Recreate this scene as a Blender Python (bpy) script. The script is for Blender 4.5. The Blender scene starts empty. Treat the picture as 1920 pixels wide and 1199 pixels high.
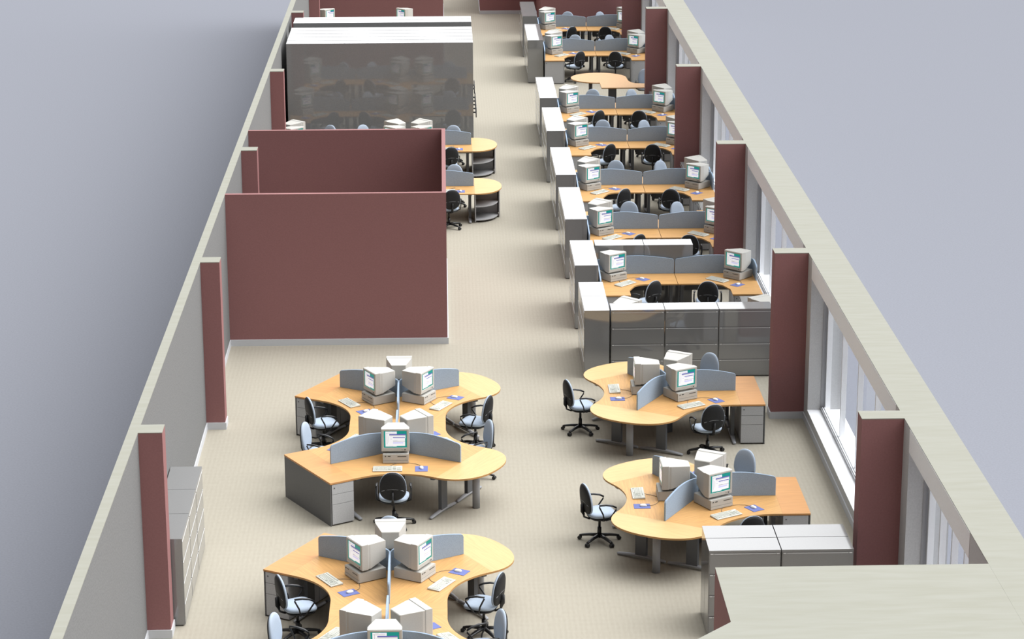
import bpy, bmesh, math, random
from mathutils import Vector, Matrix
random.seed(4)
C = bpy.context.scene.collection
R = math.radians
PI = math.pi

# ------------------------------------------------------------------ materials
def mat(name, col, rough=.6, spec=.5, metal=0, ior=1.5, noise=0, nscale=200, coat=0, emis=None, estr=0):
    m = bpy.data.materials.new(name); m.use_nodes = True
    nt = m.node_tree; b = nt.nodes['Principled BSDF']
    b.inputs['Base Color'].default_value = (*col, 1)
    b.inputs['Roughness'].default_value = rough
    b.inputs['Metallic'].default_value = metal
    b.inputs['IOR'].default_value = ior
    b.inputs['Specular IOR Level'].default_value = spec
    if coat: b.inputs['Coat Weight'].default_value = coat
    if emis:
        b.inputs['Emission Color'].default_value = (*emis, 1); b.inputs['Emission Strength'].default_value = estr
    if noise:
        tc = nt.nodes.new('ShaderNodeTexCoord'); n = nt.nodes.new('ShaderNodeTexNoise')
        n.inputs['Scale'].default_value = nscale; n.inputs['Detail'].default_value = 3
        mr = nt.nodes.new('ShaderNodeMapRange')
        mr.inputs['From Min'].default_value = .3; mr.inputs['From Max'].default_value = .7
        mr.inputs['To Min'].default_value = 1-noise; mr.inputs['To Max'].default_value = 1+noise
        mx = nt.nodes.new('ShaderNodeMix'); mx.data_type = 'RGBA'; mx.blend_type = 'MULTIPLY'
        mx.inputs['Factor'].default_value = 1; mx.inputs['A'].default_value = (*col, 1)
        nt.links.new(tc.outputs['Object'], n.inputs['Vector']); nt.links.new(n.outputs['Fac'], mr.inputs['Value'])
        nt.links.new(mr.outputs['Result'], mx.inputs['B']); nt.links.new(mx.outputs['Result'], b.inputs['Base Color'])
    return m

def mnode(nt, op, a, b=None, c=None):
    n = nt.nodes.new('ShaderNodeMath'); n.operation = op
    for i, v in enumerate((a, b, c)):
        if v is None: continue
        if isinstance(v, (int, float)): n.inputs[i].default_value = v
        else: nt.links.new(v, n.inputs[i])
    return n.outputs[0]

def carpet():
    m = mat('beige_carpet', (.342, .314, .257), .95, .1)
    nt = m.node_tree; b = nt.nodes['Principled BSDF']
    tc = nt.nodes.new('ShaderNodeTexCoord'); sp = nt.nodes.new('ShaderNodeSeparateXYZ')
    nt.links.new(tc.outputs['Object'], sp.inputs[0])
    sx = mnode(nt, 'SINE', mnode(nt, 'MULTIPLY', sp.outputs['X'], 2*PI/.075))
    sy = mnode(nt, 'SINE', mnode(nt, 'MULTIPLY', sp.outputs['Y'], 2*PI/.15))
    n1 = nt.nodes.new('ShaderNodeTexNoise'); n1.inputs['Scale'].default_value = 14; n1.inputs['Detail'].default_value = 4
    mp = nt.nodes.new('ShaderNodeMapping'); mp.inputs['Scale'].default_value = (2.2, .5, 1)
    nt.links.new(tc.outputs['Object'], mp.inputs[0]); nt.links.new(mp.outputs[0], n1.inputs['Vector'])
    f = mnode(nt, 'ADD', mnode(nt, 'MULTIPLY', sx, .020), mnode(nt, 'MULTIPLY', sy, .008))
    f = mnode(nt, 'ADD', f, mnode(nt, 'MULTIPLY', mnode(nt, 'SUBTRACT', n1.outputs['Fac'], .5), .16))
    f = mnode(nt, 'ADD', f, 1.0)
    mx = nt.nodes.new('ShaderNodeMix'); mx.data_type = 'RGBA'; mx.blend_type = 'MULTIPLY'
    mx.inputs['Factor'].default_value = 1; mx.inputs['A'].default_value = (.342, .314, .257, 1)
    nt.links.new(f, mx.inputs['B']); nt.links.new(mx.outputs['Result'], b.inputs['Base Color'])
    return m

def wood(name, col, stretch=(.6, 9, 9), amp=.16):
    m = mat(name, col, .45, .15)
    nt = m.node_tree; b = nt.nodes['Principled BSDF']
    tc = nt.nodes.new('ShaderNodeTexCoord'); mp = nt.nodes.new('ShaderNodeMapping'); mp.inputs['Scale'].default_value = stretch
    n = nt.nodes.new('ShaderNodeTexNoise'); n.inputs['Scale'].default_value = 5; n.inputs['Detail'].default_value = 5; n.inputs['Distortion'].default_value = .6
    nt.links.new(tc.outputs['Object'], mp.inputs[0]); nt.links.new(mp.outputs[0], n.inputs['Vector'])
    mr = nt.nodes.new('ShaderNodeMapRange'); mr.inputs['From Min'].default_value = .3; mr.inputs['From Max'].default_value = .7
    mr.inputs['To Min'].default_value = 1-amp; mr.inputs['To Max'].default_value = 1+amp*.5
    nt.links.new(n.outputs['Fac'], mr.inputs['Value'])
    mx = nt.nodes.new('ShaderNodeMix'); mx.data_type = 'RGBA'; mx.blend_type = 'MULTIPLY'
    mx.inputs['Factor'].default_value = 1; mx.inputs['A'].default_value = (*col, 1)
    nt.links.new(mr.outputs['Result'], mx.inputs['B']); nt.links.new(mx.outputs['Result'], b.inputs['Base Color'])
    return m

def cap_mat():
    m = mat('cream_coping', (.43, .43, .35), .8, .2)
    nt = m.node_tree; b = nt.nodes['Principled BSDF']
    tc = nt.nodes.new('ShaderNodeTexCoord'); mp = nt.nodes.new('ShaderNodeMapping'); mp.inputs['Scale'].default_value = (1.3, 9, 1)
    n = nt.nodes.new('ShaderNodeTexNoise'); n.inputs['Scale'].default_value = 1.1; n.inputs['Detail'].default_value = 5; n.inputs['Distortion'].default_value = .4
    nt.links.new(tc.outputs['Object'], mp.inputs[0]); nt.links.new(mp.outputs[0], n.inputs['Vector'])
    cr = nt.nodes.new('ShaderNodeValToRGB')
    cr.color_ramp.elements[0].position = .32; cr.color_ramp.elements[0].color = (.255, .252, .21, 1)
    cr.color_ramp.elements[1].position = .68; cr.color_ramp.elements[1].color = (.275, .273, .235, 1)
    nt.links.new(n.outputs['Fac'], cr.inputs[0]); nt.links.new(cr.outputs[0], b.inputs['Base Color'])
    return m

def glass():
    m = bpy.data.materials.new('window_glass'); m.use_nodes = True; nt = m.node_tree; nt.nodes.clear()
    o = nt.nodes.new('ShaderNodeOutputMaterial'); mx = nt.nodes.new('ShaderNodeMixShader')
    t = nt.nodes.new('ShaderNodeBsdfTransparent'); t.inputs[0].default_value = (.97, .98, .99, 1)
    g = nt.nodes.new('ShaderNodeBsdfGlossy'); g.inputs['Roughness'].default_value = .02
    mx.inputs[0].default_value = .06
    nt.links.new(t.outputs[0], mx.inputs[1]); nt.links.new(g.outputs[0], mx.inputs[2])
    nt.links.new(mx.outputs[0], o.inputs[0]); return m

M = dict(
    carpet=carpet(),
    ground=mat('blue_grey_ground', (.20, .207, .233), 1, 0, noise=.05, nscale=25),
    wallgrey=mat('grey_wall_paint', (.52, .52, .52), .9, .1, noise=.06, nscale=45),
    wallleft=mat('speckled_wall_covering', (.175, .175, .173), .95, .1, noise=.16, nscale=45),
    beam=mat('pale_grey_paint', (.90, .90, .91), .8, .2, noise=.03, nscale=60),
    red=mat('maroon_paint', (.27, .13, .127), .75, .15, noise=.05, nscale=40),
    cap=cap_mat(),
    trim=mat('skirting_white', (.54, .55, .57), .6, .3),
    sill=mat('white_sill', (.88, .88, .89), .5, .3),
    frame=mat('window_metal', (.33, .33, .34), .5, .5),
    glass=glass(),
    cab=mat('grey_steel', (.20, .20, .198), .05, .8, ior=1.7, noise=.04, nscale=90),
    store=mat('grey_shelving_steel', (.235, .235, .233), .03, .6, ior=1.55, noise=.05, nscale=30),
    cabline=mat('grey_steel_handle', (.62, .62, .61), .3, .6),
    cabdark=mat('grey_steel_gap', (.10, .10, .10), .5, .3),
    ped=mat('grey_pedestal', (.42, .42, .425), .5, .4, noise=.08, nscale=60),
    pedside=mat('dark_grey_panel', (.11, .11, .11), .5, .4, noise=.08, nscale=60),
    wood=wood('beech_veneer', (.54, .305, .117)),
    woodo=wood('orange_beech_veneer', (.53, .27, .105), (9, .6, 9), .10),
    woody=wood('pale_beech_veneer', (.57, .385, .175), (.6, 9, 9), .12),
    woodt=wood('peach_beech_veneer', (.55, .33, .16), (3, 3, 3), .08),
    edge=mat('beech_edge', (.46, .25, .09), .5, .3),
    fabric=mat('blue_grey_fabric', (.29, .37, .47), .95, .1, noise=.10, nscale=90),
    blue=mat('pale_blue_upholstery', (.36, .42, .50), .85, .2, noise=.06, nscale=120),
    black=mat('black_plastic', (.011, .011, .012), .38, .5),
    shell=mat('black_shell', (.014, .014, .015), .6, .3, noise=.2, nscale=60),
    leg=mat('dark_grey_metal', (.10, .105, .115), .4, .5),
    foot=mat('grey_metal', (.30, .305, .32), .4, .5),
    crt=mat('beige_plastic', (.48, .47, .435), .6, .3, noise=.03, nscale=80),
    crtd=mat('dark_vent', (.06, .06, .055), .6, .3),
    key=mat('keyboard_plastic', (.56, .56, .50), .6, .3),
    keyd=mat('keyboard_well', (.30, .31, .27), .7, .2),
    pad=mat('blue_mouse_pad', (.14, .165, .36), .9, .1),
    mouse=mat('white_mouse', (.72, .72, .71), .45, .4),
    cable=mat('cable_grey', (.14, .12, .10), .6, .3),
    teal=mat('screen_teal', (0, .12, .105), .3, .4, emis=(0, .19, .165), estr=1),
    swhite=mat('screen_white', (.4, .4, .4), .3, .4, emis=(.62, .63, .66), estr=1),
    sgrey=mat('screen_grey', (.3, .3, .3), .3, .4, emis=(.36, .36, .40), estr=1),
    sblue=mat('screen_blue', (.03, .03, .2), .3, .4, emis=(.06, .06, .26), estr=1),
    slav=mat('screen_lavender', (.3, .3, .4), .3, .4, emis=(.42, .42, .66), estr=1),
)

# ------------------------------------------------------------------ mesh helpers
class MB:
    def __init__(s): s.bm = bmesh.new(); s.mats = []
    def mi(s, m):
        if m not in s.mats: s.mats.append(m)
        return s.mats.index(m)
    def box(s, x0, x1, y0, y1, z0, z1, m=None, bev=0, rot=0, tilt=None, skip=()):
        before = set(s.bm.faces)
        vs = [s.bm.verts.new(p) for p in ((x0,y0,z0),(x1,y0,z0),(x1,y1,z0),(x0,y1,z0),(x0,y0,z1),(x1,y0,z1),(x1,y1,z1),(x0,y1,z1))]
        fs = [s.bm.faces.new([vs[i] for i in q]) for q in ((3,2,1,0),(4,5,6,7),(0,1,5,4),(1,2,6,5),(2,3,7,6),(3,0,4,7))]
        if bev:
            es = set(e for f in fs for e in f.edges)
            bmesh.ops.bevel(s.bm, geom=list(es), offset=bev, segments=2, affect='EDGES', clamp_overlap=True)
        new = [f for f in s.bm.faces if f not in before]
        if m:
            i = s.mi(m)
            for f in new: f.material_index = i
        nv = set(v for f in new for v in f.verts)
        if rot: bmesh.ops.rotate(s.bm, verts=list(nv), cent=((x0+x1)/2, (y0+y1)/2, (z0+z1)/2), matrix=Matrix.Rotation(rot, 3, 'Z'))
        if tilt: bmesh.ops.rotate(s.bm, verts=list(nv), cent=tilt[1], matrix=Matrix.Rotation(tilt[0], 3, 'X'))
        return list(nv)
    def prism(s, pts, z0, z1, top=None, side=None, bottom=None):
        a = [s.bm.verts.new((x, y, z0)) for x, y in pts]; b = [s.bm.verts.new((x, y, z1)) for x, y in pts]
        f1 = s.bm.faces.new(list(reversed(a))); f2 = s.bm.faces.new(b)
        f2.material_index = s.mi(top) if top else 0
        f1.material_index = s.mi(bottom or side or top) if (bottom or side or top) else 0
        n = len(pts)
        for i in range(n):
            f = s.bm.faces.new((a[i], a[(i+1) % n], b[(i+1) % n], b[i])); f.material_index = s.mi(side or top) if (side or top) else 0
        return a+b
    def loft(s, rings, m=None, caps=True, smooth=True):
        R_ = [[s.bm.verts.new(p) for p in r] for r in rings]; n = len(rings[0]); i_ = s.mi(m) if m else 0
        for k in range(len(R_)-1):
            for i in range(n):
                f = s.bm.faces.new((R_[k][i], R_[k][(i+1) % n], R_[k+1][(i+1) % n], R_[k+1][i])); f.material_index = i_; f.smooth = smooth
        if caps:
            for r in (list(reversed(R_[0])), R_[-1]):
                f = s.bm.faces.new(r); f.material_index = i_
    def cyl(s, x, y, z0, z1, r0, r1=None, n=16, m=None):
        r1 = r0 if r1 is None else r1
        s.loft([[(x+r*math.cos(2*PI*i/n), y+r*math.sin(2*PI*i/n), z) for i in range(n)] for z, r in ((z0, r0), (z1, r1))], m)
    def tube(s, pts, r, n=8, m=None, flat=1.0):
        pts = [Vector(p) for p in pts]; rings = []
        for i, p in enumerate(pts):
            t = (pts[min(i+1, len(pts)-1)]-pts[max(i-1, 0)]).normalized()
            up = Vector((0, 0, 1)) if abs(t.z) < .95 else Vector((1, 0, 0))
            a = t.cross(up).normalized(); b = a.cross(t).normalized()
            rr = r[i] if isinstance(r, (list, tuple)) else r
            rings.append([tuple(p+a*rr*math.cos(2*PI*k/n)+b*rr*flat*math.sin(2*PI*k/n)) for k in range(n)])
        s.loft(rings, m)
    def build(s, name, m=None, parent=None, bevel=0):
        bmesh.ops.recalc_face_normals(s.bm, faces=s.bm.faces)
        me = bpy.data.meshes.new(name); s.bm.to_mesh(me); s.bm.free()
        for mm in (s.mats or [m]): me.materials.append(mm)
        o = bpy.data.objects.new(name, me); C.objects.link(o)
        if parent: o.parent = parent
        if bevel:
            md = o.modifiers.new('bevel', 'BEVEL'); md.width = bevel; md.segments = 2; md.limit_method = 'ANGLE'
        return o

def thing(name): 
    o = bpy.data.objects.new(name, None); C.objects.link(o); o.empty_display_size = .1; return o
def tag(o, label, cat, group=None):
    o['label'] = label; o['category'] = cat
    if group: o['group'] = group
    return o
KIDS = {}
def par(o, p): o.parent = p; return o
def copy_tree(o, parent=None, kids=None):
    c = o.copy(); C.objects.link(c); c.parent = parent
    for ch in (kids or CH).get(o.name, []): copy_tree(ch, c)
    return c
CH = {}
def index():
    CH.clear()
    for o in bpy.data.objects:
        if o.parent: CH.setdefault(o.parent.name, []).append(o)
USED = set()
def place(proto, x, y, z=0, rz=0, label='', cat='', group=None):
    if proto.name in USED: o = copy_tree(proto)
    else: o = proto; USED.add(proto.name)
    o.location = (x, y, z); o.rotation_euler = (0, 0, rz)
    return tag(o, label, cat, group)
def struct(o): o['kind'] = 'structure'; return o

# ------------------------------------------------------------------ room
XL, XLO, XLC = -4.197, -4.341, -3.869
XR, XRO, XRC = 6.312, 6.906, 5.724
H = 3.027; S = 9.0; YL0, YR0, DC = 31.354, 31.577, .343
Y0, Y1 = 18.0, 96.0

b = MB(); b.box(-4.19, 6.32, Y0, Y1, -.03, 0, M['carpet']); struct(b.build('floor'))
b = MB(); n = 1
b.bm.verts.ensure_lookup_table()
GZ = -2.0
vs = [b.bm.verts.new(p) for p in ((-90, -20, GZ), (90, -20, GZ), (90, 260, GZ), (-90, 260, GZ))]
b.bm.faces.new(vs); struct(b.build('floor_outside', M['ground']))

def capbox(b, x0, x1, y0, y1, z0, m):
    b.box(x0, x1, y0, y1, z0, H-.012, m); b.box(x0, x1, y0, y1, H-.012, H, M['cap'])
b = MB(); capbox(b, XLO, XL, Y0, Y1, GZ, M['wallleft']); struct(b.build('wall_left'))
b = MB()
# right wall: low wall under the sills, piers, beam over the windows
PIERS = [(Y0, 27.27)] + [(31.15+S*k, 32.2+S*k) for k in range(7)] + [(94.2, Y1)]
b.box(XR, XRO, Y0, Y1, GZ, .28, M['wallgrey'])
for a, c in PIERS: b.box(XR, XRO, a, c, .28, 2.68, M['wallgrey'])
for a, c in PIERS: b.box(XR, XRO, a, c, 2.68, H-.012, M['wallgrey'])
b.box(XR, XRO, Y0, Y1, H-.012, H, M['cap'])
struct(b.build('wall_right'))
OPEN = [(PIERS[i][1], PIERS[i+1][0]) for i in range(len(PIERS)-1)]
for i, (a, c) in enumerate(OPEN):
    b = MB(); b.box(XR-.004, XRO+.004, a, c, 2.68, H-.013, M['beam']); struct(b.build('trim_%d' % (10+i)))
    b = MB(); b.box(XR-.006, XRO-.004, a, c, .281, .30, M['sill']); struct(b.build('trim_%d' % (20+i)))
    w = thing('window_%d' % (i+1)); struct(w)
    w.location = (0, 0, 0)
    f = MB()
    for x0, x1, z1, mm in ((6.535, 6.55, .345, M['frame']), (6.55, 6.562, .322, M['frame']), (6.562, 6.58, .35, M['beam']), (6.58, 6.592, .33, M['frame']), (6.592, 6.61, .36, M['beam'])):
        f.box(x0, x1, a, c, .30, z1, mm)
    f.box(6.54, 6.60, a, c, 2.63, 2.68, M['beam'])
    f.box(6.535, 6.60, c-.012, c, .36, 2.63, M['frame'])
    f.build('window_frame', None, w)
    for k in range(6):
        y = c-.04-k*(c-a-.08)/5
        p = MB(); p.box(6.612, 6.70, y-.03, y+.03, .30, 2.68, M['beam']); p.build('mullion', None, w)
    g = MB(); g.box(6.568, 6.574, a+.001, c-.013, .352, 2.63, M['glass']); g.build('glass_pane', None, w)

# near wall: a thick block with a splayed corner
b = MB()
pts = [(6.906, 26.25), (3.107, 26.25), (3.107, 24.66), (1.2, 22.6), (1.2, 20.0), (6.906, 20.0)]
b.prism([(x if x < 6.9 else 6.311, y) for x, y in pts], 0, H-.012, M['red'], M['red'])
b.prism([(x if x < 6.9 else 6.311, y) for x, y in pts], H-.012, H, M['cap'], M['cap'])
struct(b.build('wall_front'))

# columns
def column(x0, x1, y, side, k):
    b = MB(); b.box(x0, x1, y, y+DC, 0, H-.012, M['red']); b.box(x0, x1, y, y+DC, H-.012, H, M['cap'])
    struct(b.build('wall_pillar_%s_%d' % (side, k)))
for k in range(7):
    column(XL, XLC, YL0+S*k, 'left', k+1)
    column(XRC, XR, YR0+S*k, 'right', k+1)
# skirtings
def skirt(name, segs, h=.125, t=.018):
    b = MB()
    for x0, x1, y0, y1 in segs: b.box(x0, x1, y0, y1, 0, h, M['trim'])
    struct(b.build(name))
t = .018
segs = []; y = Y0
for k in range(7):
    yc = YL0+S*k
    segs += [(XL, XL+t, y, yc-t), (XL, XLC+t, yc-t, yc), (XLC, XLC+t, yc, yc+DC), (XL, XLC+t, yc+DC, yc+DC+t)]; y = yc+DC+t
segs.append((XL, XL+t, y, Y1)); skirt('baseboard_left', segs)
segs = []; y = Y0
for k in range(7):
    yc = YR0+S*k
    segs += [(XR-t, XR, y, yc-t), (XRC-t, XR, yc-t, yc), (XRC-t, XRC, yc, yc+DC), (XRC-t, XR, yc+DC, yc+DC+t)]; y = yc+DC+t
segs.append((XR-t, XR, y, Y1)); skirt('baseboard_right', segs)

# meeting rooms along the left wall
def meeting(y0, y1, sfx):
    b = MB()
    b.box(XL, .035, y0, y0+.1, 0, H, M['red']); b.box(XL, .035, y1-.1, y1, 0, H, M['red'])
    b.box(-.045, .035, y0+.1, y1-.1, 0, H, M['red'])
    struct(b.build('wall_meeting_%s' % sfx))
    b = MB(); b.box(XL+.02, .055, y0-.02, y0, 0, .125, M['sill' if False else 'trim']); b.box(.035, .055, y0, y1, 0, .125, M['trim'])
    struct(b.build('baseboard_meeting_%s' % sfx))
meeting(45.38, 51.42, 'near'); meeting(81.38, 87.42, 'far')
# core at the far end
b = MB(); b.box(3.31, XR-.001, 81.2, 90, 0, H, M['red']); b.box(1.34, 3.31, 85.75, 90, 0, H, M['red']); struct(b.build('wall_back'))
skirt('baseboard_back', [(1.32, 3.29, 85.73, 85.75), (1.32, 1.34, 85.75, 90), (3.29, 3.31, 81.2, 85.75), (3.29, 6.29, 81.18, 81.2)])

# ------------------------------------------------------------------ prototypes
# chair (faces +Y, origin on the floor under the column)
def ell(cx, cz, w, h, y, n=28, p=2.4, egg=0):
    out = []
    for i in range(n):
        a = 2*PI*i/n; ca, sa = math.cos(a), math.sin(a)
        x = w*math.copysign(abs(ca)**(2/p), ca); z = h*math.copysign(abs(sa)**(2/p), sa)
        x *= 1-egg*z/h
        out.append((x, z))
    return out
def make_chair():
    t = thing('office_chair')
    # seat: padded block with rounded front, lofted in z
    n = 32; rings = []
    for z, sc in ((.425, .86), (.435, .96), (.455, 1.0), (.475, .985), (.492, .90), (.498, .6), (.496, .2)):
        rings.append([(x*sc, .03+y*sc, z-(.018*max(0, (y*sc-.12))/.1)+.010*abs(x*sc)/.2) for x, y in ell(0, 0, .232, .225, 0, n, 3.0, -.06)])
    m = MB(); m.loft(rings, M['blue']); m.build('seat', None, t)
    m = MB(); m.loft([[(x*sc, .03+y*sc, z) for x, y in ell(0, 0, .225, .218, 0, n, 3.0, -.06)] for z, sc in ((.392, .72), (.402, .92), (.428, .97))], M['black']); m.build('seat_pan', None, t)
    # backrest, leaning back
    def bk(th, sc, dz=0):
        out = []
        for x, z in ell(0, 0, .205*sc, .235*sc, 0, n, 2.35, .10):
            zz = .715+z; yy = -.205-.10*(zz-.55)-.02+.35*x*x+th
            out.append((x, yy, zz))
        return out
    m = MB(); m.loft([bk(.005, 1.0), bk(.02, 1.01), bk(.032, .99), bk(.042, .9), bk(.047, .6), bk(.047, .2)], M['blue']); m.build('backrest', None, t)
    m = MB(); m.loft([bk(.006, .985), bk(-.008, .96), bk(-.022, .85), bk(-.03, .55), bk(-.03, .2)], M['shell'])
    sh = m.build('back_shell', None, t)
    m = MB(); m.tube([(x, -.205-.10*(.645+.03*(1-(x/.18)**2)-.55)-.02+.35*x*x-.022-.006*(1-(x/.18)**2), .645+.035*(1-(x/.18)**2)) for x in [-.17+.34*i/10 for i in range(11)]], .004, 6, M['foot']); m.build('seam', None, sh)
    m = MB(); m.tube([(0, -.275, .64), (0, -.272, .52), (0, -.25, .43), (0, -.18, .395), (0, -.05, .39)], [.034, .036, .034, .03, .03], 8, M['black'], .45); m.build('back_support', None, t)
    for s in (-1, 1):
        m = MB()
        m.tube([(s*.19, -.02, .40), (s*.265, -.03, .43), (s*.272, -.05, .53), (s*.268, -.11, .655), (s*.262, -.10, .672), (s*.258, 0, .668), (s*.256, .10, .645), (s*.258, .165, .61), (s*.262, .16, .58), (s*.262, .10, .50), (s*.25, .05, .43), (s*.19, .03, .40)], .012, 8, M['black'])
        m.tube([(s*.262, -.11, .675), (s*.258, 0, .675), (s*.256, .10, .652), (s*.258, .165, .617)], [.016, .02, .02, .014], 8, M['black'], .6)
        m.build('armrest', None, t)
    m = MB(); m.cyl(0, 0, .10, .24, .032, .030, 14, M['black']); m.cyl(0, 0, .24, .40, .02, .02, 14, M['black']); m.build('gas_column', None, t)
    m = MB(); m.cyl(0, 0, .075, .125, .045, .035, 14, M['black'])
    for k in range(5):
        a = R(15+72*k); c, s_ = math.cos(a), math.sin(a)
        m.tube([(c*.02, s_*.02, .105), (c*.15, s_*.15, .098), (c*.26, s_*.26, .078), (c*.31, s_*.31, .066)], [.036, .031, .026, .022], 8, M['black'], .75)
    base = m.build('star_base', None, t)
    for k in range(5):
        a = R(15+72*k); c, s_ = math.cos(a), math.sin(a); m = MB()
        cx, cy = c*.31, s_*.31
        for d in (-.017, .017):
            px, py = cx-s_*d, cy+c*d
            rings = []
            for e in (-.012, .012):
                rings.append([(px-s_*e+c*.030*math.cos(q), py+c*e+s_*.030*math.cos(q), .031+.030*math.sin(q)) for q in [2*PI*i/12 for i in range(12)]])
            m.loft(rings, M['black'])
        m.cyl(cx, cy, .045, .07, .01, .01, 8, M['black'])
        m.build('caster', None, base)
    return t

def make_monitor():   # faces -Y; origin at centre bottom of its swivel foot, front face at y=-.19
    t = thing('crt_monitor')
    m = MB()
    W, Ht, z0 = .222, .375, .035
    m.loft([[(-W, -.19, z0), (W, -.19, z0), (W, -.19, z0+Ht-.004), (-W, -.19, z0+Ht-.004)],
            [(-W, -.185, z0-.004), (W, -.185, z0-.004), (W, -.185, z0+Ht), (-W, -.185, z0+Ht)],
            [(-W, -.09, z0-.002), (W, -.09, z0-.002), (W, -.09, z0+Ht), (-W, -.09, z0+Ht)],
            [(-W+.006, -.085, z0+.004), (W-.006, -.085, z0+.004), (W-.006, -.085, z0+Ht-.010), (-W+.006, -.085, z0+Ht-.010)],
            [(-W+.008, -.05, z0+.004), (W-.008, -.05, z0+.004), (W-.008, -.05, z0+Ht-.010), (-W+.008, -.05, z0+Ht-.010)],
            [(-.13, .235, z0+.075), (.13, .235, z0+.075), (.13, .235, z0+Ht-.035), (-.13, .235, z0+Ht-.035)],
            [(-.12, .245, z0+.085), (.12, .245, z0+.085), (.12, .245, z0+Ht-.045), (-.12, .245, z0+Ht-.045)]], M['crt'], smooth=False)
    body = m.build('monitor_case', None, t, bevel=.005)
    # bezel with rounded recess rim
    m = MB(); sw, sb, st = .182, .098, .345
    def rect(w, b0, t0, y): return [(-w, y, b0), (w, y, b0), (w, y, t0), (-w, y, t0)]
    m.loft([rect(.219, z0+.003, z0+Ht-.006, -.189), rect(.217, z0+.005, z0+Ht-.008, -.195), rect(sw+.006, sb-.006, st+.036, -.196), rect(sw-.002, sb+.002, st+.030, -.189)], M['crt'], caps=False, smooth=False)
    m.build('bezel', None, t)
    m = MB(); m.box(.14, .165, -.199, -.194, .055, .068, M['crtd']); m.build('power_button', None, t)
    m = MB(); m.box(.10, .112, -.198, -.194, .058, .065, M['crtd']); m.build('indicator_light', None, t)
    # picture: white mail window over a teal desktop
    X0, X1, Z0, Z1 = -sw, sw, sb, st+.03
    rects = [(0, 1, 0, 1, 'teal'), (.07, .93, .10, .72, 'swhite'), (.07, .56, .06, .12, 'swhite'), (.07, .57, .72, .97, 'swhite'), (.35, .56, .94, .965, 'slav'), (.09, .52, .86, .89, 'sgrey'),
             (.24, .95, .76, .82, 'sblue'), (.24, .95, .70, .76, 'sgrey'), (.24, .95, .56, .70, 'swhite'), (.40, .93, .585, .63, 'sblue'), (.40, .93, .50, .56, 'swhite'),
             (.44, .93, .52, .535, 'sgrey'), (.40, .93, .36, .40, 'sgrey'), (.40, .60, .40, .42, 'sgrey'), (.40, .85, .24, .33, 'slav'), (.13, .155, .2, .9, 'sgrey'), (.20, .215, .3, .68, 'sgrey'), (.28, .36, .50, .53, 'sgrey'), (.28, .36, .64, .66, 'sgrey'), (.16, .3, .94, .955, 'sgrey'), (.10, .4, .075, .095, 'sgrey')]
    us = sorted(set([r[0] for r in rects]+[r[1] for r in rects])); vs = sorted(set([r[2] for r in rects]+[r[3] for r in rects]))
    m = MB(); V = {}
    for i, u in enumerate(us):
        for j, v in enumerate(vs):
            V[i, j] = m.bm.verts.new((X0+u*(X1-X0), -.1935+.0012*((2*u-1)**2+(2*v-1)**2), Z0+v*(Z1-Z0)))
    for i in range(len(us)-1):
        for j in range(len(vs)-1):
            cu, cv = (us[i]+us[i+1])/2, (vs[j]+vs[j+1])/2; c = 'teal'
            for r in rects:
                if r[0] < cu < r[1] and r[2] < cv < r[3]: c = r[4]
            f = m.bm.faces.new((V[i, j], V[i+1, j], V[i+1, j+1], V[i, j+1])); f.material_index = m.mi(M[c])
    m.build('screen', None, t)
    m = MB(); m.cyl(0, -.02, 0, .012, .13, .13, 24, M['crt']); m.cyl(0, -.02, .012, .045, .11, .09, 24, M['crt']); m.build('swivel_foot', None, t)
    return t

def make_computer():  # faces -Y, front at y=-.24
    t = thing('desktop_computer')
    m = MB(); m.box(-.205, .205, -.23, .20, .008, .155, M['crt'], bev=.004); m.build('case', None, t)
    m = MB(); m.box(-.205, .205, -.243, -.23, .008, .05, M['crt'], bev=.003); m.box(-.205, .205, -.240, -.23, .054, .155, M['crt'], bev=.003)
    m.build('front_panel', None, t)
    m = MB(); m.box(.03, .17, -.2425, -.238, .114, .124, M['crtd'])
    m.build('disk_drive', None, t)
    m = MB(); m.box(-.17, -.15, -.245, -.239, .118, .132, M['crtd']); m.build('power_button', None, t)
    m = MB(); m.box(-.125, -.08, -.243, -.239, .118, .13, M['crtd']); m.build('indicator_light', None, t)
    return t

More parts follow.
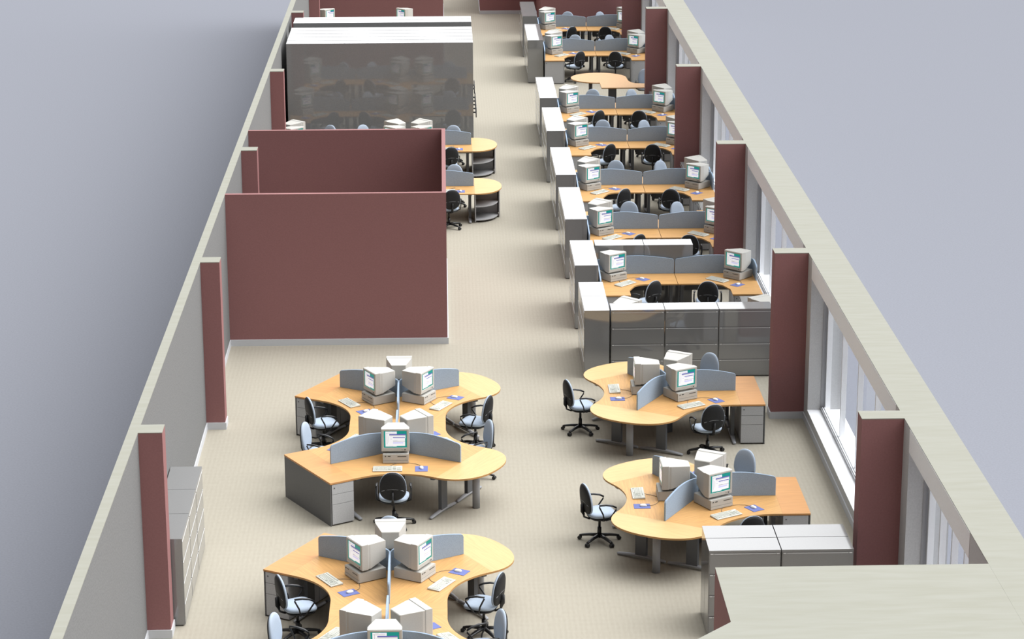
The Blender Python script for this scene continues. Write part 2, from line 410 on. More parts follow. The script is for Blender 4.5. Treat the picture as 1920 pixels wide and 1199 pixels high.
def make_keyboard():  # user side -Y
    t = thing('keyboard')
    m = MB()
    m.loft([[(-.23, -.095, .004), (.23, -.095, .004), (.23, .095, .004), (-.23, .095, .004)], [(-.232, -.097, .014), (.232, -.097, .014), (.232, .097, .024), (-.232, .097, .024)],
            [(-.222, -.088, .020), (.222, -.088, .020), (.222, .088, .033), (-.222, .088, .033)]], M['key'], smooth=False)
    m.build('keyboard_case', None, t)
    m = MB()
    def zt(y): return .0205+(y+.088)/.176*.013
    def blk(x0, x1, y0, y1, h=.002):
        m.bm.faces.new([m.bm.verts.new(p) for p in ((x0, y0, zt(y0)+.0004), (x1, y0, zt(y0)+.0004), (x1, y1, zt(y1)+.0004), (x0, y1, zt(y1)+.0004))]).material_index = m.mi(M['keyd'])
    for x0, x1 in ((-.213, .07), (.082, .138), (.15, .213)): blk(x0, x1, -.075, .04)
    for x0, x1 in ((-.213, -.20), (-.175, -.105), (-.095, -.02), (-.01, .07), (.082, .138)): blk(x0, x1, .053, .072)
    m.build('key_beds', None, t)
    m = MB()
    def key(x0, x1, y0, y1):
        m.box(x0, x1, y0, y1, zt((y0+y1)/2), zt((y0+y1)/2)+.005, M['key'])
    for r in range(5):
        y0 = -.072+r*.0225; y1 = y0+.0175
        if r == 0:
            for x0, x1 in ((-.211, -.186), (-.165, -.142), (-.138, -.02), (-.016, .008), (.044, .068)): key(x0, x1, y0, y1)
        else:
            k = 14; st = .281/k
            for i in range(k): key(-.211+i*st, -.211+i*st+st*.78, y0, y1)
        for i in range(4): key(.152+i*.0155, .152+i*.0155+.012, y0, y1)
        if r in (0, 3, 4):
            for i in range(3): key(.084+i*.0185, .084+i*.0185+.0145, y0, y1)
    for i in range(13): key(-.211+i*.0216, -.211+i*.0216+.0165, .054, .071)
    k_ = m.build('keys', None, t); k_['kind'] = 'stuff'
    m = MB(); m.tube([(.03, .09, .02), (.03, .14, .004), (.05, .19, .004), (.10, .25, .004), (.17, .31, .004), (.24, .38, .004)], .0035, 6, M['cable']); m.build('cable', None, t)
    return t

def make_mouse():
    t = thing('mouse')
    m = MB(); rings = []
    for z, sc in ((.0, .96), (.008, 1.0), (.018, .95), (.026, .8), (.031, .5), (.032, .15)):
        rings.append([(x*sc, y*sc-.004*(z/.03), z) for x, y in ell(0, 0, .032, .055, 0, 20, 2.6)])
    m.loft(rings, M['mouse']); m.build('mouse_body', None, t)
    m = MB(); m.box(-.0015, .0015, .005, .045, .018, .0295, M['keyd']); m.build('button_split', None, t)
    m = MB(); m.tube([(0, .05, .010), (0, .09, .003), (-.02, .16, .001), (-.08, .22, .001), (-.15, .26, .001), (-.22, .30, .001)], .003, 6, M['cable']); m.build('cable', None, t)
    return t
def make_pad():
    m = MB(); m.box(-.10, .10, -.125, .125, 0, .005, M['pad'], bev=.0015)
    return m.build('mouse_pad')

def drawer_cabinet(w=1.0, d=.47, h=1.315, nd=4, name='filing_cabinet', faces=True):
    # front at y=0 (faces -Y), body to y=d, centred in x
    t = thing(name); w2 = w/2-.004
    m = MB(); m.box(-w2, w2, .012, d-.003, 0.02, h-.03, M['cab']); m.box(-w2, w2, 0.0, d-.003, h-.032, h, M['cab']); m.box(-w2+.02, w2-.02, .03, d-.02, 0, .02, M['cabdark'])
    m.build('cabinet_body', None, t)
    if faces:
        hh = (h-.032-.025)/nd
        for k in range(nd):
            z0 = .025+k*hh
            m = MB(); m.box(-w2+.012, w2-.012, 0.0, .012, z0+.004, z0+hh-.004, M['cab']); dr = m.build('drawer', None, t)
            m = MB(); zt_ = z0+hh-.02
            m.box(-w2+.02, -w2+.06, -.004, .0, zt_-.006, zt_+.006, M['cabline']); m.box(w2-.06, w2-.02, -.004, .0, zt_-.006, zt_+.006, M['cabline']); m.box(-w2+.07, w2-.07, -.003, 0, zt_-.004, zt_+.002, M['cabline'])
            m.build('handle', None, dr)
    return t
def pedestal(w, d, h, nd=3, name='drawer_pedestal'):
    t = thing(name); w2 = w/2
    m = MB(); m.box(-w2, w2, .014, d, .02, h, M['ped']); m.box(-w2+.02, w2-.02, .04, d-.02, 0, .02, M['cabdark']); m.build('pedestal_body', None, t)
    z = .025; hs = [.34, .17, .17] if nd == 3 else [h-.03]
    tot = sum(hs); 
    for q in hs:
        hh = q/tot*(h-.03)
        m = MB(); m.box(-w2+.003, w2-.003, 0, .014, z+.003, z+hh-.003, M['ped']); dr = m.build('drawer', None, t); z += hh
    m = MB()
    m.box(-w2+.035, -w2+.055, -.003, .0, h-.075, h-.055, M['cabdark']); m.build('lock', None, t)
    return t

ZT = .72; TH = .028
def arcpts(cx, cy, r, a0, a1, n):
    return [(cx+r*math.cos(R(a0+(a1-a0)*i/n)), cy+r*math.sin(R(a0+(a1-a0)*i/n))) for i in range(n+1)]
def tleg(parent, cx, cy, ang, flen=.74, off=0, mcol=None):
    """T leg: foot bar along direction ang, centred at cx,cy; column in the middle"""
    c, s = math.cos(ang), math.sin(ang)
    P = lambda l, w: (cx+c*l-s*w, cy+s*l+c*w)
    m = MB()
    for w in (-.05, .05):
        pass
    m.prism([P(l+off, w) for l, w in ((-.09, -.03), (.09, -.03), (.09, .03), (-.09, .03))], .05, ZT-TH-.04, M['leg'], M['leg'])
    m.prism([P(l, w) for l, w in ((-.33, -.035), (.33, -.035), (.33, .035), (-.33, .035))], ZT-TH-.045, ZT-TH-.001, M['leg'], M['leg'])
    m.build('leg_column', None, parent)
    m = MB(); f = flen/2
    m.tube([(*P(-f, 0), .022), (*P(-f+.02, 0), .028), (*P(-.1, 0), .05), (*P(.1, 0), .05), (*P(f-.02, 0), .028), (*P(f, 0), .022)], [.02, .032, .04, .04, .032, .02], 10, M['foot'], .65)
    m.build('foot_bar', None, parent)

def make_desk120():
    """crescent desk of a three-way pod: hub at the origin, outward mid direction -Y, arms at +-60 deg from it"""
    t = thing('crescent_desk'); L = 1.2; D = 2.16; Rr = 1.071
    u = lambda a: (math.cos(R(a)), math.sin(R(a)))
    a1, a2 = -30, -150    # arm directions
    pts = [(0.0, 0.0)]
    # arm 1 end
    ux, uy = u(a1); nx, ny = u(a1-90)
    pts += [(ux*L, uy*L), (ux*L+nx*.8, uy*L+ny*.8)]
    cx, cy = 0, -D
    t1 = (ux*1.08+nx*.8, uy*1.08+ny*.8); A1 = math.degrees(math.atan2(t1[1]-cy, t1[0]-cx))
    pts += arcpts(cx, cy, Rr, A1, 180-A1, 24)
    ux, uy = u(a2); nx, ny = u(a2+90)
    pts += [(ux*L+nx*.8, uy*L+ny*.8), (ux*L, uy*L)]
    m = MB(); g = .0012
    m.prism(pts[::-1], ZT-TH, ZT, M['wood'], M['edge']); m.build('desktop', None, t)
    # legs: one T leg near each arm end, a post at the hub
    for a, sg in ((a1, -1), (a2, 1)):
        ux, uy = u(a); nx, ny = u(a+sg*90)
        tleg(t, ux*(L-.10)+nx*.42, uy*(L-.10)+ny*.42, math.atan2(ny, nx), .80)
    m = MB(); m.prism([(x, y) for x, y in ((-.05, -.12), (.05, -.12), (.05, -.06), (-.05, -.06))], 0, ZT-TH, M['leg'], M['leg']); m.build('hub_post', None, t)
    m = MB()
    for a, sg in ((a1, -1), (a2, 1)):
        ux, uy = u(a); nx, ny = u(a+sg*90)
        o0, o1 = .10, .118
        m.prism([(ux*l+nx*o, uy*l+ny*o) for l, o in ((.12, o0), (L-.2, o0), (L-.2, o1), (.12, o1))][::(1 if sg < 0 else -1)], .40, ZT-TH, M['leg'], M['leg'])
    m.build('modesty_panel', None, t)
    return t
def make_dend():
    """rounded end: seam on the x axis centre at origin, bulges to -Y"""
    t = thing('rounded_desk_end'); n = 30; pts = []
    for i in range(n+1):
        a = PI+PI*i/n; c, s = math.cos(a), math.sin(a); p = 2.25
        pts.append((.8*math.copysign(abs(c)**(2/p), c), .66*math.copysign(abs(s)**(2/p), s)))
    m = MB(); m.prism(pts, ZT-TH, ZT, M['woody'], M['edge']); m.build('desktop', None, t)
    m = MB(); m.cyl(0, -.27, .0, ZT-TH, .06, .06, 20, M['foot']); m.build('tubular_leg', None, t)
    return t
def make_ext(w=.42):
    """rectangular end: seam on the x axis, reaches to -Y"""
    t = thing('desk_end_table')
    m = MB(); m.box(-.8, .8, -w, -.001, ZT-TH, ZT, M['woodo']); o = m.build('desktop', None, t)
    o.data.materials.append(M['edge'])
    m = MB(); m.box(-.79, .79, -w, -w+.018, 0, ZT-TH, M['pedside']); m.build('side_panel', None, t)
    return t
def make_screen(L, h0=.305, h1=.385):
    """desk screen along +X from 0 to L, arched top, rounded corners"""
    n = 20; prof = []
    r = .045
    for i in range(n+1):
        x = .004+(L-.008)*i/n; z = h0+(h1-h0)*math.sin(PI*i/n)
        dx = min(x-.004, L-.004-x)
        if dx < r: z -= r-math.sqrt(max(0, r*r-(r-dx)**2))
        prof.append((x, z))
    extra = []
    for side in (0, 1):
        for k in range(1, 5):
            dx = r*(1-math.cos(PI/2*k/5)); x = .004+dx if side == 0 else L-.004-dx
            zz = h0+(h1-h0)*math.sin(PI*(x/L))-(r-math.sqrt(max(0, r*r-(r-dx)**2))); extra.append((x, zz))
    prof = sorted(prof+extra)
    poly = [(.004, .0)]+prof+[(L-.004, 0)]
    poly = [poly[0]]+[p for i, p in enumerate(poly[1:-1])]+[poly[-1]]
    m = MB(); th = .014
    a = [m.bm.verts.new((x, -th, z)) for x, z in poly]; b_ = [m.bm.verts.new((x, th, z)) for x, z in poly]
    m.bm.faces.new(a); m.bm.faces.new(b_[::-1])
    for i in range(len(poly)):
        m.bm.faces.new((a[i], b_[i], b_[(i+1) % len(poly)], a[(i+1) % len(poly)]))
    t = thing('desk_screen'); m.mi(M['fabric']); m.build('fabric_panel', None, t, bevel=.004)
    return t

def make_corner_desk(sx):
    """90 degree corner desk: corner at origin, runs 1.6 along sx*X and 1.6 along -Y"""
    t = thing('corner_desk'); rf = .28
    pts = [(0, 0), (1.605, 0), (1.605, -.8)]
    pts += [(x, y) for x, y in arcpts(.62+rf+.06, -.8-rf, rf, 90, 168, 9)]
    pts += [(.60, -1.25), (.60, -1.62), (0, -1.62)]
    pts = [(sx*x, y) for x, y in pts]
    if sx > 0: pts = pts[::-1]
    m = MB(); m.prism(pts, ZT-TH, ZT, M['wood'], M['edge']); m.build('desktop', None, t)
    X = lambda x: sx*x
    def bx(m, x0, x1, y0, y1, z0, z1, mm): m.box(min(X(x0), X(x1)), max(X(x0), X(x1)), y0, y1, z0, z1, mm)
    tleg(t, X(1.50), -.42, PI/2, .74)
    m = MB(); bx(m, .57, .595, -1.6, -.95, 0, ZT-TH, M['ped']); m.build('panel_leg', None, t)
    m = MB(); bx(m, .12, 1.4, -.12, -.10, .40, ZT-TH, M['pedside']); m.build('modesty_panel', None, t)
    return t

def make_bin():
    """shelved round-ended unit that carries a semicircular top; seam on the y axis, bulges to +X"""
    t = thing('shelved_desk_end'); n = 26
    def half(rx, ry, p=2.2):
        out = []
        for i in range(n+1):
            a = -PI/2+PI*i/n; c, s = math.cos(a), math.sin(a)
            out.append((rx*abs(c)**(2/p), ry*math.copysign(abs(s)**(2/p), s)))
        return out
    m = MB(); m.prism(half(.64, .82), ZT-TH, ZT, M['woody'], M['edge']); m.build('desktop', None, t)
    for z in (.05, .37):
        m = MB(); m.prism(half(.56, .72), z, z+.02, M['ped'], M['ped']); m.build('shelf', None, t)
    m = MB(); m.box(0, .02, -.76, .76, .03, ZT-TH, M['ped']); m.build('back_panel', None, t)
    m = MB(); m.box(.021, .54, .0, .016, .07, ZT-TH, M['ped']); m.build('divider_panel', None, t)
    m = MB(); o = half(.60, .76); i_ = half(.58, .74)
    k0 = n//2-2
    q = [p for p in o[k0:]]+[p for p in i_[k0:]][::-1]
    m.prism(q, .03, ZT-TH, M['ped'], M['ped']); m.build('curved_side', None, t)
    m = MB()
    for x, y in ((.08, -.6), (.46, -.28), (.08, .6), (.46, .28)): m.cyl(x, y, 0, .05, .025, .025, 10, M['black'])
    m.build('glides', None, t)
    return t

chair = make_chair(); monitor = make_monitor(); computer = make_computer(); keyboard = make_keyboard(); mouse = make_mouse(); pad = make_pad()
cabinet = drawer_cabinet(); cabinet_low = drawer_cabinet(.87, .47, .70, 2, 'low_filing_cabinet')
ped_pod = pedestal(.385, .79, ZT-TH-.001); ped_row = pedestal(.56, .80, ZT-TH-.001, 1)
desk120 = make_desk120(); dend = make_dend(); ext = make_ext()
screen12 = make_screen(1.2); screen16 = make_screen(1.6); screen06 = make_screen(.62, .30, .33)
cdL = make_corner_desk(1); cdR = make_corner_desk(-1)
index()

# ------------------------------------------------------------------ workstations
def local(hub, ang, d, r):
    u = (math.cos(R(ang)), math.sin(R(ang))); look = (-u[0], -u[1]); rt = (look[1], -look[0])
    return hub[0]+u[0]*d+rt[0]*r, hub[1]+u[1]*d+rt[1]*r
def station(hub, ang, where, cpu_rot=None, pos=(.38, 0), kb=(.905, -.125), mp=(.885, .41), full=True, scene='pod', only_monitor=False):
    """ang: outward direction (deg). Objects face outward."""
    rz = R((cpu_rot if cpu_rot is not None else ang)+90)
    x, y = local(hub, ang, *pos)
    place(computer, x, y, ZT, rz, 'beige desktop computer, '+where, 'computer', 'desktop computers')
    place(monitor, x, y, ZT+.156, rz+random.uniform(-.02, .02), 'beige tube monitor, '+where, 'monitor', 'tube monitors on desks')
    rk = R(ang+90)
    x, y = local(hub, ang, *kb)
    place(keyboard, x, y, ZT, rk, 'beige keyboard, '+where, 'keyboard', 'keyboards')
    x, y = local(hub, ang, *mp)
    place(pad, x, y, ZT, rk, 'blue mouse pad, '+where, 'mouse pad', 'mouse pads')
    x, y = local(hub, ang, mp[0]-.02, mp[1])
    place(mouse, x, y, ZT+.005, rk+.1, 'white mouse, '+where, 'mouse', 'computer mice')
def put_chair(x, y, facing, where, first='black and pale blue chair'):
    o = place(chair, x, y, 0, R(facing-90), first+', '+where, 'office chair', 'office chairs'); o.scale = (1.02, 1.02, 1.02)

def pod_screen(hub, ang, where, L=1.2):
    place(screen12, hub[0], hub[1], ZT, R(ang), 'blue-grey desk screen '+where, 'desk screen', 'desk screens on the pods')
def crescent(hub, ang, where):
    place(desk120, hub[0], hub[1], 0, R(ang+90), 'beech crescent desk, '+where, 'desk', 'crescent pod desks')

def double_pod(hubU, hubL, nm, chairs, seats='all'):
    names = {('U', 90): 'far end of '+nm, ('U', 210): 'far left of '+nm, ('U', 330): 'far right of '+nm,
             ('L', 270): 'near end of '+nm, ('L', 30): 'near right of '+nm, ('L', 150): 'near left of '+nm}
    for (h, a), w in names.items():
        hub = hubU if h == 'U' else hubL
        crescent(hub, a, w); station(hub, a, w)
        if (h, a) in chairs:
            d, r, f = chairs[h, a]; x, y = local(hub, a, d, r); put_chair(x, y, f, w)
    for h, angs, hn in ((hubU, (30, 150, 270), 'far hub'), (hubL, (90, 210, 330), 'near hub')):
        for a in angs:
            dn = {30: 'to the right', 150: 'to the left', 270: 'towards the middle', 90: 'towards the middle', 210: 'to the left', 330: 'to the right'}[a]
            pod_screen(h, a, dn+' from the %s of %s' % (hn, nm))
    # ends
    for h, a, w in ((hubU, 30, 'far right of '), (hubL, 330, 'near right of ')):
        e = (h[0]+1.2*math.cos(R(a)), h[1]+1.2*math.sin(R(a)))
        place(dend, e[0], e[1], 0, R(a+90), 'pale beech rounded desk end, '+w+nm, 'desk end', 'rounded desk ends')
    for h, a, w in ((hubU, 150, 'far left of '), (hubL, 210, 'near left of ')):
        e = (h[0]+1.2*math.cos(R(a)), h[1]+1.2*math.sin(R(a)))
        place(ext, e[0], e[1], 0, R(a+90), 'square beech end table, '+w+nm, 'desk end', 'square desk ends')
        for sg, wn in ((1, 'first'), (-1, 'second')):
            ca = R(a); u = (math.cos(ca), math.sin(ca)); v = (-u[1]*sg, u[0]*sg)
            fx, fy = e[0]+u[0]*.2+v[0]*.795, e[1]+u[1]*.2+v[1]*.795
            inner = (h is hubU and sg == 1) or (h is hubL and sg == -1)
            # front faces direction v
            place(ped_pod, fx, fy, 0, math.atan2(v[1], v[0])+PI/2, 'grey drawer pedestal, %s left %s side, %s' % (w.split()[0], ('outer' if (v[1] < 0) == (h is hubL) else 'inner'), nm), 'pedestal', 'grey pedestals under pod ends')
    # filler between the two halves
    ym = (hubU[1]+hubL[1])/2; g = (hubU[1]-hubL[1]-2.4)/2
    m = MB(); m.box(hubU[0]-.8, hubU[0]+.8, ym-g+.001, ym+g-.001, ZT-TH, ZT, M['wood']); o = m.build('linking_desktop')
    tag(o, 'straight beech worktop strip joining the two halves of '+nm, 'desktop', 'pod linking tops')

CL = {('U', 90): (1.27, .12, 248), ('U', 210): (1.44, -.08, 20), ('U', 330): (1.46, .08, 158), ('L', 270): (1.47, -.02, 88), ('L', 30): (1.46, -.06, 197), ('L', 150): (1.45, .06, -16)}
double_pod((-.817, 39.86), (-.817, 37.06), 'middle-left six-desk cluster', CL)
CF = {k: v for k, v in CL.items() if k != ('L', 270)}
double_pod((-.817, 31.955), (-.817, 29.155), 'front-left six-desk cluster', CF)

def triple_pod(hub, nm):
    for a, w in ((180, 'aisle side of '), (300, 'near side of '), (60, 'far side of ')):
        crescent(hub, a, w+nm); station(hub, a, w+nm)
    for a, w in ((0, 'towards the window on '), (120, 'towards the back on '), (240, 'towards the front on ')):
        pod_screen(hub, a, w+nm)
    for a, w in ((120, 'far aisle corner of '), (240, 'near aisle corner of ')):
        e = (hub[0]+1.2*math.cos(R(a)), hub[1]+1.2*math.sin(R(a)))
        place(dend, e[0], e[1], 0, R(a+90), 'pale beech rounded desk end, '+w+nm, 'desk end', 'rounded desk ends')
    place(ext, hub[0]+1.2, hub[1], 0, R(90), 'square beech end table, window side of '+nm, 'desk end', 'square desk ends')
    for sg, w in ((-1, 'near'), (1, 'far')):
        place(ped_pod, hub[0]+1.2+.2, hub[1]+sg*.795, 0, R(0 if sg < 0 else 180), 'grey three-drawer pedestal, %s window corner of %s' % (w, nm), 'pedestal', 'grey pedestals under pod ends')
    x, y = local(hub, 180, 1.5, .0); put_chair(x, y, 18, 'aisle side of '+nm)
    x, y = local(hub, 300, 1.36, .05); put_chair(x-.14, y-.13, 106, 'near side of '+nm)
    x, y = local(hub, 60, 1.45, -.02); put_chair(x, y, 224, 'far side of '+nm)
triple_pod((3.825, 40.01), 'far right-hand three-desk pod')
triple_pod((3.825, 34.79), 'front right-hand three-desk pod')

# ------------------------------------------------------------------ right-hand bank of corner desks
CX = 4.685; HLx, HRx = 3.075, 6.295
ROWS = [('first', 47.79, 'F'), ('second', 51.545, 'FB'), ('third', 55.81, 'FB'), ('fourth', 60.69, 'FB'), ('fifth', 64.94, 'FB'), ('sixth', 73.98, 'FB'), ('seventh', 78.57, 'FB')]
def corner(hub, side, fb, where, with_chair=True):
    """side L/R, fb F (user on the near side) or B"""
    flip = fb == 'B'
    if not flip:
        p = cdL if side == 'L' else cdR; rz = 0
    else:
        p = cdR if side == 'L' else cdL; rz = PI
    place(p, hub[0], hub[1], 0, rz, 'beech corner desk, '+where, 'desk', 'corner desks of the right-hand bank')
    ang = {('L', 'F'): 315, ('R', 'F'): 225, ('L', 'B'): 45, ('R', 'B'): 135}[side, fb]
    cr = {('L', 'F'): 303, ('R', 'F'): 226, ('L', 'B'): 46, ('R', 'B'): 123}[side, fb]
    station(hub, ang, where, cpu_rot=cr, pos=(.45, -.02), kb=(.945, -.17), mp=(.955, .355))
    s = 1 if side == 'L' else -1; f = -1 if fb == 'F' else 1
    # pedestal under the wing end
    px = hub[0]+s*.285; 
    place(ped_row, px, hub[1]+f*1.6, 0, 0 if fb == 'F' else PI, 'plain grey pedestal under desk wing, '+where, 'pedestal', 'grey pedestals in the right-hand bank')
    if with_chair:
        if (side == 'L') == (fb == 'F'):
            x, y, fc = hub[0]+s*.93, hub[1]+f*1.25, (128 if fb == 'F' else 308)
        else:
            x, y, fc = hub[0]-(-s)*1.06, hub[1]+f*1.28, (84 if fb == 'F' else 264)
        put_chair(x, y, fc, where)
    # side screen at the end of the desk
    if True:
        place(screen16 if side == 'L' else screen06, hub[0]+s*(.0 if s > 0 else .006), hub[1], ZT, R(-90 if fb == 'F' else 90), 'blue-grey desk screen on outer end, '+where, 'desk screen', 'end screens of the right-hand bank')
for nm, dy, sides in ROWS:
    for side, hx in (('L', HLx), ('R', HRx)):
        sn = 'aisle side' if side == 'L' else 'window side'
        for fb in sides:
            fn = 'near face' if fb == 'F' else 'far face'
            corner((hx, dy-.012 if fb == 'F' else dy+.012), side, fb, '%s, %s, %s right-hand row' % (fn, sn, nm))
    place(screen16, CX-1.61+.005, dy, ZT, 0, 'blue-grey screen between desks, aisle half of %s right-hand row' % nm, 'desk screen', 'middle screens of the right-hand bank')
    place(screen16, CX+.005, dy, ZT, 0, 'blue-grey screen between desks, window half of %s right-hand row' % nm, 'desk screen', 'middle screens of the right-hand bank')
# the two desks behind the front filing cabinets, turned the other way
for side, hx in (('L', HLx), ('R', HRx)):
    corner((hx, 43.56), side, 'B', '%s, just behind the front filing cabinets' % ('aisle side' if side == 'L' else 'window side'), False)

# filing cabinets
def cab(x, y, rz, label, group): place(cabinet, x, y, 0, rz, label, 'filing cabinet', group)
RUNS = [(43.035, 2, 'first'), (46.265, 2, 'second'), (50.06, 3, 'third'), (54.305, 3, 'fourth'), (59.195, 3, 'fifth'), (63.475, 3, 'sixth'), (72.53, 3, 'seventh'), (77.05, 3, 'eighth')]
for y0, n_, nm in RUNS:
    for k in range(n_):
        pos = {2: ['nearer', 'farther'], 3: ['nearest', 'middle', 'farthest']}[n_][k]
        cab(2.565, y0+.5+k, -PI/2, '%s grey filing cabinet in the %s aisle run from the front' % (pos, nm), 'aisle filing cabinets')
for k in range(3):
    cab(3.56+1.003*k, 43.05, 0, '%s of three grey four-drawer cabinets beyond the far right-hand pod' % ['leftmost', 'middle', 'rightmost'][k], 'front filing cabinets')
for k in range(2):
    cab(3.56+1.003*k, 48.285, PI, '%s of two plain-backed grey cabinets behind the first right-hand row' % ['left', 'right'][k], 'row-end filing cabinets')
for k in range(2):
    cab(4.085+1.006*k, 31.05, 0, 'near grey four-drawer cabinet, %s, beside the front wall' % ['left of the block of four', 'right of the block of four'][k], 'front wall filing cabinets')
    cab(4.085+1.006*k, 32.0, PI, 'grey cabinet behind the nearest pair, %s' % ['left of the block of four', 'right of the block of four'][k], 'front wall filing cabinets')
for k in range(3):
    cab(-3.71, 32.256+1.003*k, PI/2, '%s grey drawer cabinet against the left wall behind the front pillar' % ['nearest', 'middle', 'farthest'][k], 'left wall filing cabinets')
for y, nm in ((45.66, 'in front of the first'), (53.63, 'behind the second'), (57.87, 'behind the third'), (67.1, 'behind the fifth'), (76.1, 'behind the sixth'), (80.65, 'behind the seventh')):
    place(cabinet_low, 5.815, y, 0, -PI/2, 'low grey cabinet by the windows, %s right-hand row' % nm, 'filing cabinet', 'low cabinets by the windows')

# meeting table with a teardrop top
t = thing('meeting_table')
cx, cy, rx, ry = 4.52, 69.50, .81, .80
pts = []
for i in range(25):
    a = R(8+i*(262-8)/24)
    pts.append((cx+rx*math.cos(a), cy+ry*math.sin(a)))
pts += [(4.50, 68.72), (4.50, 67.93), (6.29, 67.93), (6.29, 68.56), (5.75, 68.56), (5.52, 68.62), (5.40, 68.76), (5.34, 69.0), (5.33, 69.3)]
m = MB(); m.prism(pts, ZT-TH, ZT, M['woodt'], M['edge']); m.build('table_top', None, t)
m = MB(); m.cyl(4.30, 69.75, 0, ZT-TH, .055, .055, 20, M['leg']); m.build('tubular_leg', None, t)
m = MB(); m.box(4.72, 4.95, 68.25, 68.33, .03, ZT-TH, M['leg']); m.box(4.66, 5.0, 67.97, 68.6, 0, .03, M['leg']); m.build('pedestal_leg', None, t)
m = MB(); m.box(5.98, 6.03, 68.0, 68.5, 0, ZT-TH, M['leg']); m.build('panel_leg', None, t)
tag(t, 'beech meeting table with round head and straight tail, between right-hand rows', 'meeting table')
put_chair(5.85, 69.25, 265, 'at the tail of the teardrop meeting table')

# ------------------------------------------------------------------ left rows behind the red room
binp = make_bin(); index()
def left_row(dy, nm, fbs, stations, binn=True):
    for (hx, side, sn) in stations:
        for fb in fbs:
            w = '%s, %s, %s' % ({'F': 'near face', 'B': 'far face'}[fb], sn, nm)
            hub = (hx, dy-.012 if fb == 'F' else dy+.012)
            flip = fb == 'B'
            p = (cdL if side == 'L' else cdR) if not flip else (cdR if side == 'L' else cdL)
            ang = {('L', 'F'): 315, ('R', 'F'): 225, ('L', 'B'): 45, ('R', 'B'): 135}[side, fb]
            straight = sn == 'aisle desk'
            if straight:
                o = place(deskS, hx, hub[1], 0, 0 if not flip else PI, 'straight beech desk, '+w, 'desk', 'straight desks of the left rows') if not flip else place(deskSb, hx, hub[1], 0, 0, 'straight beech desk, '+w, 'desk', 'straight desks of the left rows')
                station(hub, ang, w, cpu_rot={('L', 'F'): 318, ('L', 'B'): 42}.get((side, fb)), pos=(.42, 0), kb=(.62, -.28), mp=(.95, .36)) if False else station_small(hub, ang, w, fb)
            else:
                place(p, hub[0], hub[1], 0, PI if flip else 0, 'beech corner desk, '+w, 'desk', 'corner desks of the left rows')
                station(hub, ang, w, pos=(.45, 0), kb=(.945, -.17), mp=(.955, .355))
            s = 1 if side == 'L' else -1; f = -1 if fb == 'F' else 1
            if straight: x, y, fc = hx+(1.0 if fb == 'F' else 1.12), dy+f*(1.2 if fb == 'F' else .98), (108 if fb == 'F' else 262)
            else: x, y, fc = hx+s*1.05, dy+f*1.2, (128 if side == 'L' else 52) if fb == 'F' else (-128 if side == 'L' else -52)
            put_chair(x, y, fc, w)
        x0 = hx if side == 'L' else hx-1.6
        if len(fbs) > 1: place(screen16, x0, dy, ZT, 0, 'blue-grey desk screen, %s, %s' % (sn, nm), 'desk screen', 'screens of the left rows')
    if binn:
        place(binp, .715, dy, 0, 0, 'pale beech rounded end with grey shelves below, %s' % nm, 'desk end', 'shelved desk ends of the left rows')
def station_small(hub, ang, where, fb):
    f = -1 if fb == 'F' else 1
    rz = R(ang+90)
    x, y = hub[0]+.33, hub[1]+f*.33
    place(computer, x, y, ZT, rz, 'beige desktop computer, '+where, 'computer', 'desktop computers')
    place(monitor, x, y, ZT+.156, rz, 'beige tube monitor, '+where, 'monitor', 'tube monitors on desks')
    rk = 0 if fb == 'F' else PI
    place(keyboard, hub[0]+.92, hub[1]+f*.55, ZT, rk, 'beige keyboard, '+where, 'keyboard', 'keyboards')
    place(pad, hub[0]+1.28, hub[1]+f*.56, ZT, rk, 'blue mouse pad, '+where, 'mouse pad', 'mouse pads')
    place(mouse, hub[0]+1.28, hub[1]+f*.56, ZT+.005, rk, 'white mouse, '+where, 'mouse', 'computer mice')
def mk_straight(f):
    t = thing('straight_desk')
    m = MB(); m.box(.002, 1.612, min(0, f*.8), max(0, f*.8), ZT-TH, ZT, M['wood']); m.build('desktop', None, t)
    tleg(t, 1.50, f*.42, PI/2, .74); tleg(t, .10, f*.42, PI/2, .74)
    return t
deskS = mk_straight(-1); deskSb = mk_straight(1); index()
ST = [(-4.12, 'L', 'wall desk'), (-.902, 'R', 'middle desk'), (-.898, 'L', 'aisle desk')]
left_row(55.83, 'first left row', 'FB', ST)
left_row(60.46, 'second left row', 'FB', ST)
left_row(79.42, 'last left row', 'F', ST[:2], False)

# ------------------------------------------------------------------ mobile shelving block
ys = [62.70+.514*k for k in range(5)]+[66.0, 66.51]
for i, y in enumerate(ys):
    t = thing('mobile_shelving_unit')
    t.location = (0, y, 0)
    m = MB(); m.box(-4.07, .79, .004, .486, .06, 2.95, M['store'], bev=.006); m.build('carriage_body', None, t)
    m = MB(); m.box(-4.05, .77, .03, .48, 0, .06, M['cabdark']); m.build('plinth', None, t)
    m = MB()
    for k in range(24):
        a0, a1 = 2*PI*k/24, 2*PI*(k+1)/24
        m.tube([(.865, .25+.13*math.cos(a0), 1.05+.13*math.sin(a0)), (.865, .25+.13*math.cos(a1), 1.05+.13*math.sin(a1))], .012, 6, M['black'])
    for k in range(3):
        a = R(90+120*k); m.tube([(.86, .25, 1.05), (.865, .25+.12*math.cos(a), 1.05+.12*math.sin(a))], .012, 6, M['foot'])
    m.tube([(.789, .25, 1.05), (.87, .25, 1.05)], .02, 8, M['black'])
    m.build('handwheel', None, t)
    tag(t, '%s full-height grey mobile shelving unit from the front of the block' % ['first', 'second', 'third', 'fourth', 'fifth', 'sixth', 'seventh'][i], 'shelving', 'mobile shelving units')

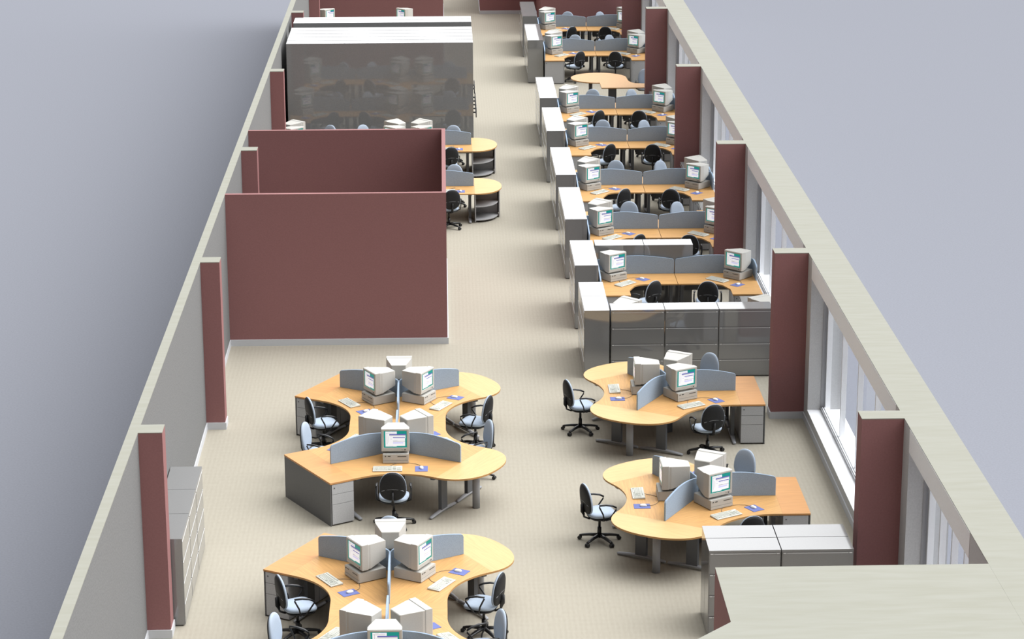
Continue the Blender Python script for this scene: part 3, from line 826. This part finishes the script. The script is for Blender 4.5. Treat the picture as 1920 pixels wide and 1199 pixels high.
# ------------------------------------------------------------------ sky light
w = bpy.data.worlds.new('sky'); bpy.context.scene.world = w; w.use_nodes = True; nt = w.node_tree; nt.nodes.clear()
out = nt.nodes.new('ShaderNodeOutputWorld'); bg = nt.nodes.new('ShaderNodeBackground'); tc = nt.nodes.new('ShaderNodeTexCoord')
def lobe(d, p, amp):
    d = Vector(d).normalized()
    n = nt.nodes.new('ShaderNodeVectorMath'); n.operation = 'DOT_PRODUCT'; n.inputs[1].default_value = d
    nt.links.new(tc.outputs['Generated'], n.inputs[0])
    return mnode(nt, 'MULTIPLY', mnode(nt, 'POWER', mnode(nt, 'MAXIMUM', n.outputs['Value'], 0), p), amp)
v = mnode(nt, 'ADD', mnode(nt, 'ADD', mnode(nt, 'ADD', lobe((.40, .10, 1), 6, 6.7), lobe((1, .0, .65), 8, 5.0)), lobe((.05, 1, .30), 6, 2.6)), .13)
nt.links.new(v, bg.inputs['Strength']); bg.inputs['Color'].default_value = (.975, .985, 1, 1)
nt.links.new(bg.outputs[0], out.inputs[0])

# ------------------------------------------------------------------ camera
f, p, yaw, roll, h = 4550.0, .2841310514, .0285004715, -.0029021338, 13.7342424
fwd = Vector((math.sin(yaw)*math.cos(p), math.cos(yaw)*math.cos(p), -math.sin(p)))
right = Vector((math.cos(yaw), -math.sin(yaw), 0)); up = right.cross(fwd)
r2 = right*math.cos(roll)+up*math.sin(roll); u2 = -right*math.sin(roll)+up*math.cos(roll)
cam = bpy.data.cameras.new('camera'); co = bpy.data.objects.new('camera', cam); C.objects.link(co)
mw = Matrix((r2, u2, -fwd)).transposed().to_4x4(); mw.translation = (0, 0, h); co.matrix_world = mw
cam.sensor_fit = 'HORIZONTAL'; cam.sensor_width = 36; cam.lens = f/1920*36; cam.clip_start = .5; cam.clip_end = 500
sc = bpy.context.scene; sc.camera = co
sc.view_settings.view_transform = 'Standard'; sc.view_settings.look = 'None'; sc.view_settings.exposure = 0; sc.view_settings.gamma = 1
sc.view_settings.use_curve_mapping = False
